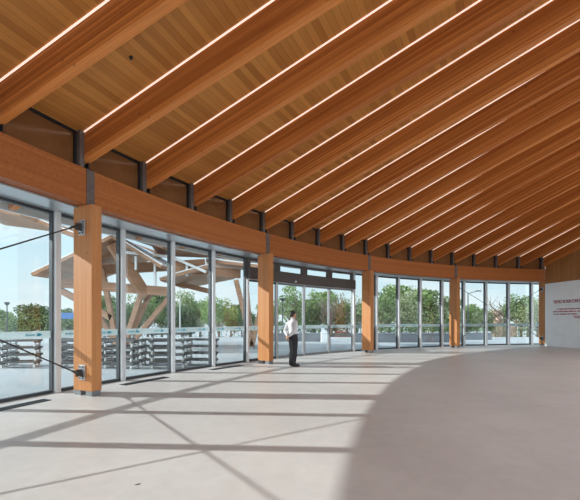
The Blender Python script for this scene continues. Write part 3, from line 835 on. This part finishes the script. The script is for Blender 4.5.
bm = bmesh.new(); bm_tube(bm, (0, 0, 0), (0, 0, 5.0), .05, .03, 10); mk('pole', bm, BENCHL, o); bm = bmesh.new(); bm_tube(bm, (0, 0, 0), (0, 0, .08), .14, .14, 10); mk('base', bm, STEEL2, o)
tag(o, 'thin pale pole outside between the timber canopy and the man', 'pole')
o = empty('sign_board', atg(66, 30) + Vector((0, 0, GZ)))
for x in (-.55, .75):
    bm = bmesh.new(); bm_tube(bm, (x, 0, 0), (x, 0, 2.55), .04, n=8); mk('post', bm, BENCHL, o)
bm = bmesh.new(); bm_box(bm, -.5, .7, -.02, .02, 1.7, 2.2); mk('panel', bm, plain('blue_sign', (.05, .16, .40), .5), o)
tag(o, 'blue panel on two pale posts outside, left of the nearest column', 'sign')
# small building
b = empty('small_building', atg(508, 50) + Vector((0, 0, LZ)))
bm = bmesh.new(); bm_box(bm, -1.25, 1.25, 0, 2, 0, 3.75); mk('wall', bm, plain('brick_red', (.50, .33, .26), .8, noise=.15), b)
bm = bmesh.new(); bm_box(bm, -1.4, 1.4, -.15, 2.15, 3.75, 3.9); mk('roof', bm, plain('roof_grey', (.40, .30, .26), .8), b)
for x in (-.85, .3):
    bm = bmesh.new(); bm_box(bm, x, x + .5, -.03, .02, 2.0, 3.2); mk('window', bm, WHITEW, b)
tag(b, 'small red-brown building far outside the braced bay', 'building')

# ------------------------------------------------------------------ stacked benches just outside the glass at left
def make_bench():
    o = empty('slatted_bench', (0, 0, 0)); Ln = 1.15
    bm = bmesh.new()
    for k in range(4): bm_box(bm, -Ln / 2, Ln / 2, -.20 + k * .105, -.12 + k * .105, .165, .235)
    bm_box(bm, -Ln / 2 + .05, -Ln / 2 + .10, -.19, .19, .12, .165); bm_box(bm, Ln / 2 - .10, Ln / 2 - .05, -.19, .19, .12, .165)
    mk('seat', bm, BENCH, o)
    for s in (-1, 1):
        bm = bmesh.new(); x = s * (Ln / 2 - .075)
        bm_bar(bm, (x, -.15, .13), (x - s * .02, -.18, 0), .05, .05); bm_bar(bm, (x, .15, .13), (x - s * .02, .18, 0), .05, .05)
        bm_box(bm, x - .025, x + .025, -.18, .18, .02, .06)
        mk('leg_frame', bm, BENCHL, o)
    return o
proto = None; n = 0
spots = [(-10.3, 12.9, 4), (-9.1, 12.3, 4), (-8.0, 13.3, 4), (-7.1, 12.2, 4), (-6.2, 13.1, 5), (-5.6, 12.1, 4), (-4.7, 12.9, 4), (-4.1, 12.2, 5), (-3.15, 12.95, 4)]
POSW = ['leftmost', 'second', 'third', 'fourth', 'fifth', 'sixth', 'seventh', 'eighth', 'rightmost']
LEV = ['bottom', 'second from bottom', 'third from bottom', 'fourth from bottom', 'top']
spots.sort()
rb = random.Random(3)
for j, (x, y, c) in enumerate(spots):
    for k in range(c):
        if proto is None: o = proto = make_bench()
        else: o = copy_tree(proto)
        o.location = (x + rb.uniform(-.02, .02), y, GZ + .237 * k); o.rotation_euler = (0, 0, .25 * math.sin(j * 2.1) + rb.uniform(-.04, .04))
        tag(o, 'grey slatted bench, %s of the %s stack from left outside the glass' % (LEV[k] if k < c - 1 else 'topmost', POSW[j]), 'bench', 'stacked benches outside')

# ------------------------------------------------------------------ timber canopy outside: folded roof on splayed arms
can = empty('timber_canopy', atg(132, 20) + Vector((0, 0, GZ)))
co_ = can.location
def loc(p): return Vector(p) - co_
def slab(name, pts, th, mat, mat_top=None):
    p = [loc(q) for q in pts]
    n_ = (p[1] - p[0]).cross(p[2] - p[0]).normalized(); n_ = n_ if n_.z > 0 else -n_
    bm = bmesh.new(); bm_hexa(bm, p + [q + n_ * th for q in p]); o = mk(name, bm, mat, can)
    bm = bmesh.new(); bm_hexa(bm, [q + n_ * (th + .003) for q in p] + [q + n_ * (th + .06) for q in p]); mk('metal_sheet', bm, ALU, o)
def beam(a, b, w, h, name='canopy_beam', mat=None):
    bm = bmesh.new(); bm_bar(bm, loc(a), loc(b), w, h); bevel(bm, .01); mk(name, bm, mat or W_CAN, can)
# folds of the roof (each a slab with its own thickness)
def fold(u0, y0, u1, y1, d0, d1, rise0=0.0, rise1=0.0):
    a, b = at(u0, y0, d0), at(u1, y1, d0)
    slab('roof_fold', [a, b, b + Vector((.5, d1 - d0, rise1)), a + Vector((-.5, d1 - d0, rise0))], .16, W_CAN)
fold(32, 276, 112, 238, 18, 24, .2, .2)
fold(-60, 200, 20, 216, 17, 21.5, 0, .1)
fold(20, 216, 78, 238, 18, 22, .1, -.2)
fold(112, 238, 160, 268, 18, 22.5, .3, 0)
fold(160, 281, 208, 268, 19, 25, .1, .1)
fold(100, 226, 150, 243, 17, 19.5, .2, -.1)
fold(150, 243, 206, 252, 18, 20.5, -.2, .1)
fold(206, 262, 262, 268, 20, 23, .2, .1)
fold(206, 246, 300, 262, 21, 25, .0, .1)
beam(at(60, 283, 20), at(172, 292, 20), .25, .50)
beam(at(100, 270, 21), at(205, 264, 21), .25, .55)
beam(at(112, 243, 18.5), at(146, 296, 20), .30, .60)
beam(at(56, 288, 20), at(112, 318, 20), .22, .34)
beam(at(76, 268, 20), at(112, 252, 20), .22, .40)
beam(at(172, 282, 22), at(212, 292, 22), .22, .30)
beam(at(170, 268, 19), at(240, 274, 21), .22, .5)
for u0, y0, u1, y1, d in ((102, 268, 117, 345, 20), (142, 292, 124, 345, 20), (151, 292, 126, 345, 20.4), (174, 292, 130, 345, 20.2), (90, 300, 117, 345, 20.6),
                          (236, 280, 252, 346, 20), (266, 285, 252, 346, 20), (246, 282, 251.5, 346, 20.5)):
    q = at(u1, y1, d); q.z = max(q.z, GZ + .10)
    beam(at(u0, y0, d), q, .22, .26, 'splayed_arm')
for u, d in ((124, 20.2), (252, 20.1)):
    bm = bmesh.new(); q = atg(u, d); q.z = GZ; q = loc(q); bm_tube(bm, q, q + Vector((0, 0, .16)), .22, .16, 12); mk('steel_foot', bm, STEEL2, can)
beam(at(122, 252, 19), at(172, 257, 19), .14, .14, 'steel_tube', ALU)
beam(at(172, 257, 19), at(206, 272, 19), .14, .14, 'steel_tube', ALU)
for u, y0, y1 in ((155, 256, 286), (187, 262, 276), (136, 256, 270)):
    beam(at(u, y0, 19.2), at(u, y1, 19.2), .12, .12, 'steel_post', ALU)
tag(can, 'brown timber canopy with folded roof and splayed arms outside at left', 'canopy')

# ------------------------------------------------------------------ sky, sun, camera
SUN_T = Vector((1, -.055, -.475)).normalized()      # direction the light travels
sd = bpy.data.lights.new('sun', 'SUN'); sd.energy = 5.0; sd.angle = math.radians(.6); sd.color = (1.0, .985, .955)
so = bpy.data.objects.new('sun', sd); COL.objects.link(so); so.location = (-20, 2, 14)
so.rotation_euler = SUN_T.to_track_quat('-Z', 'Y').to_euler()
w = bpy.data.worlds.new('sky'); S.world = w; w.use_nodes = True
N, L = w.node_tree.nodes, w.node_tree.links
bg = N['Background']
tc = N.new('ShaderNodeTexCoord'); sep = N.new('ShaderNodeSeparateXYZ'); L.new(tc.outputs['Generated'], sep.inputs[0])
cr = N.new('ShaderNodeValToRGB'); e = cr.color_ramp.elements
e[0].position = 0.0; e[0].color = (.70, .80, .84, 1); e[1].position = .75; e[1].color = (.30, .50, .74, 1)
x = e.new(.14); x.color = (.62, .79, .88, 1); x = e.new(.32); x.color = (.45, .68, .85, 1)
L.new(sep.outputs['Z'], cr.inputs[0])
mp = N.new('ShaderNodeMapping'); mp.inputs['Scale'].default_value = (1.4, 1.4, 5); L.new(tc.outputs['Generated'], mp.inputs[0])
nz = N.new('ShaderNodeTexNoise'); nz.inputs['Scale'].default_value = 1.8; nz.inputs['Detail'].default_value = 7; nz.inputs['Roughness'].default_value = .55
L.new(mp.outputs[0], nz.inputs['Vector'])
cl = N.new('ShaderNodeMapRange'); cl.inputs['From Min'].default_value = .48; cl.inputs['From Max'].default_value = .68; L.new(nz.outputs['Fac'], cl.inputs['Value'])
mix = N.new('ShaderNodeMix'); mix.data_type = 'RGBA'; mix.inputs['B'].default_value = (.88, .91, .93, 1)
L.new(cl.outputs[0], mix.inputs['Factor']); L.new(cr.outputs[0], mix.inputs['A'])
# added fill: sky brightened and warmed behind and above the camera to light the hall
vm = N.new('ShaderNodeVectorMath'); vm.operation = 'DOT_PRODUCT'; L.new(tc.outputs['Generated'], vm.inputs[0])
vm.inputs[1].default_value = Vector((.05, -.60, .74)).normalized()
sky_fill = N.new('ShaderNodeMapRange'); sky_fill.inputs['From Min'].default_value = .35; sky_fill.inputs['From Max'].default_value = 1
sky_fill.inputs['To Min'].default_value = 1.0; sky_fill.inputs['To Max'].default_value = 4.4; L.new(vm.outputs['Value'], sky_fill.inputs['Value'])
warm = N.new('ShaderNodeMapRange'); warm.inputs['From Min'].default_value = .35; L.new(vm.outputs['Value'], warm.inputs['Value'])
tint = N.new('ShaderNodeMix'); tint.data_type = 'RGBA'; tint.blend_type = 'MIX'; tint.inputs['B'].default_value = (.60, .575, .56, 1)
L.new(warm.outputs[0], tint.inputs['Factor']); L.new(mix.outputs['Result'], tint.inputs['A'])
L.new(tint.outputs['Result'], bg.inputs['Color']); L.new(sky_fill.outputs[0], bg.inputs['Strength'])

cam = bpy.data.cameras.new('camera'); co = bpy.data.objects.new('camera', cam); COL.objects.link(co)
co.location = (0, 0, 1.5); co.rotation_euler = (math.radians(90), 0, 0)
cam.sensor_width = 36; cam.lens = 36 * F / 580; cam.shift_y = (Y0 - 250) / 580; cam.clip_start = .05; cam.clip_end = 600
S.camera = co
S.view_settings.view_transform = 'Standard'; S.view_settings.look = 'None'; S.view_settings.gamma = 1; S.view_settings.use_curve_mapping = False
S.view_settings.exposure = 0.35
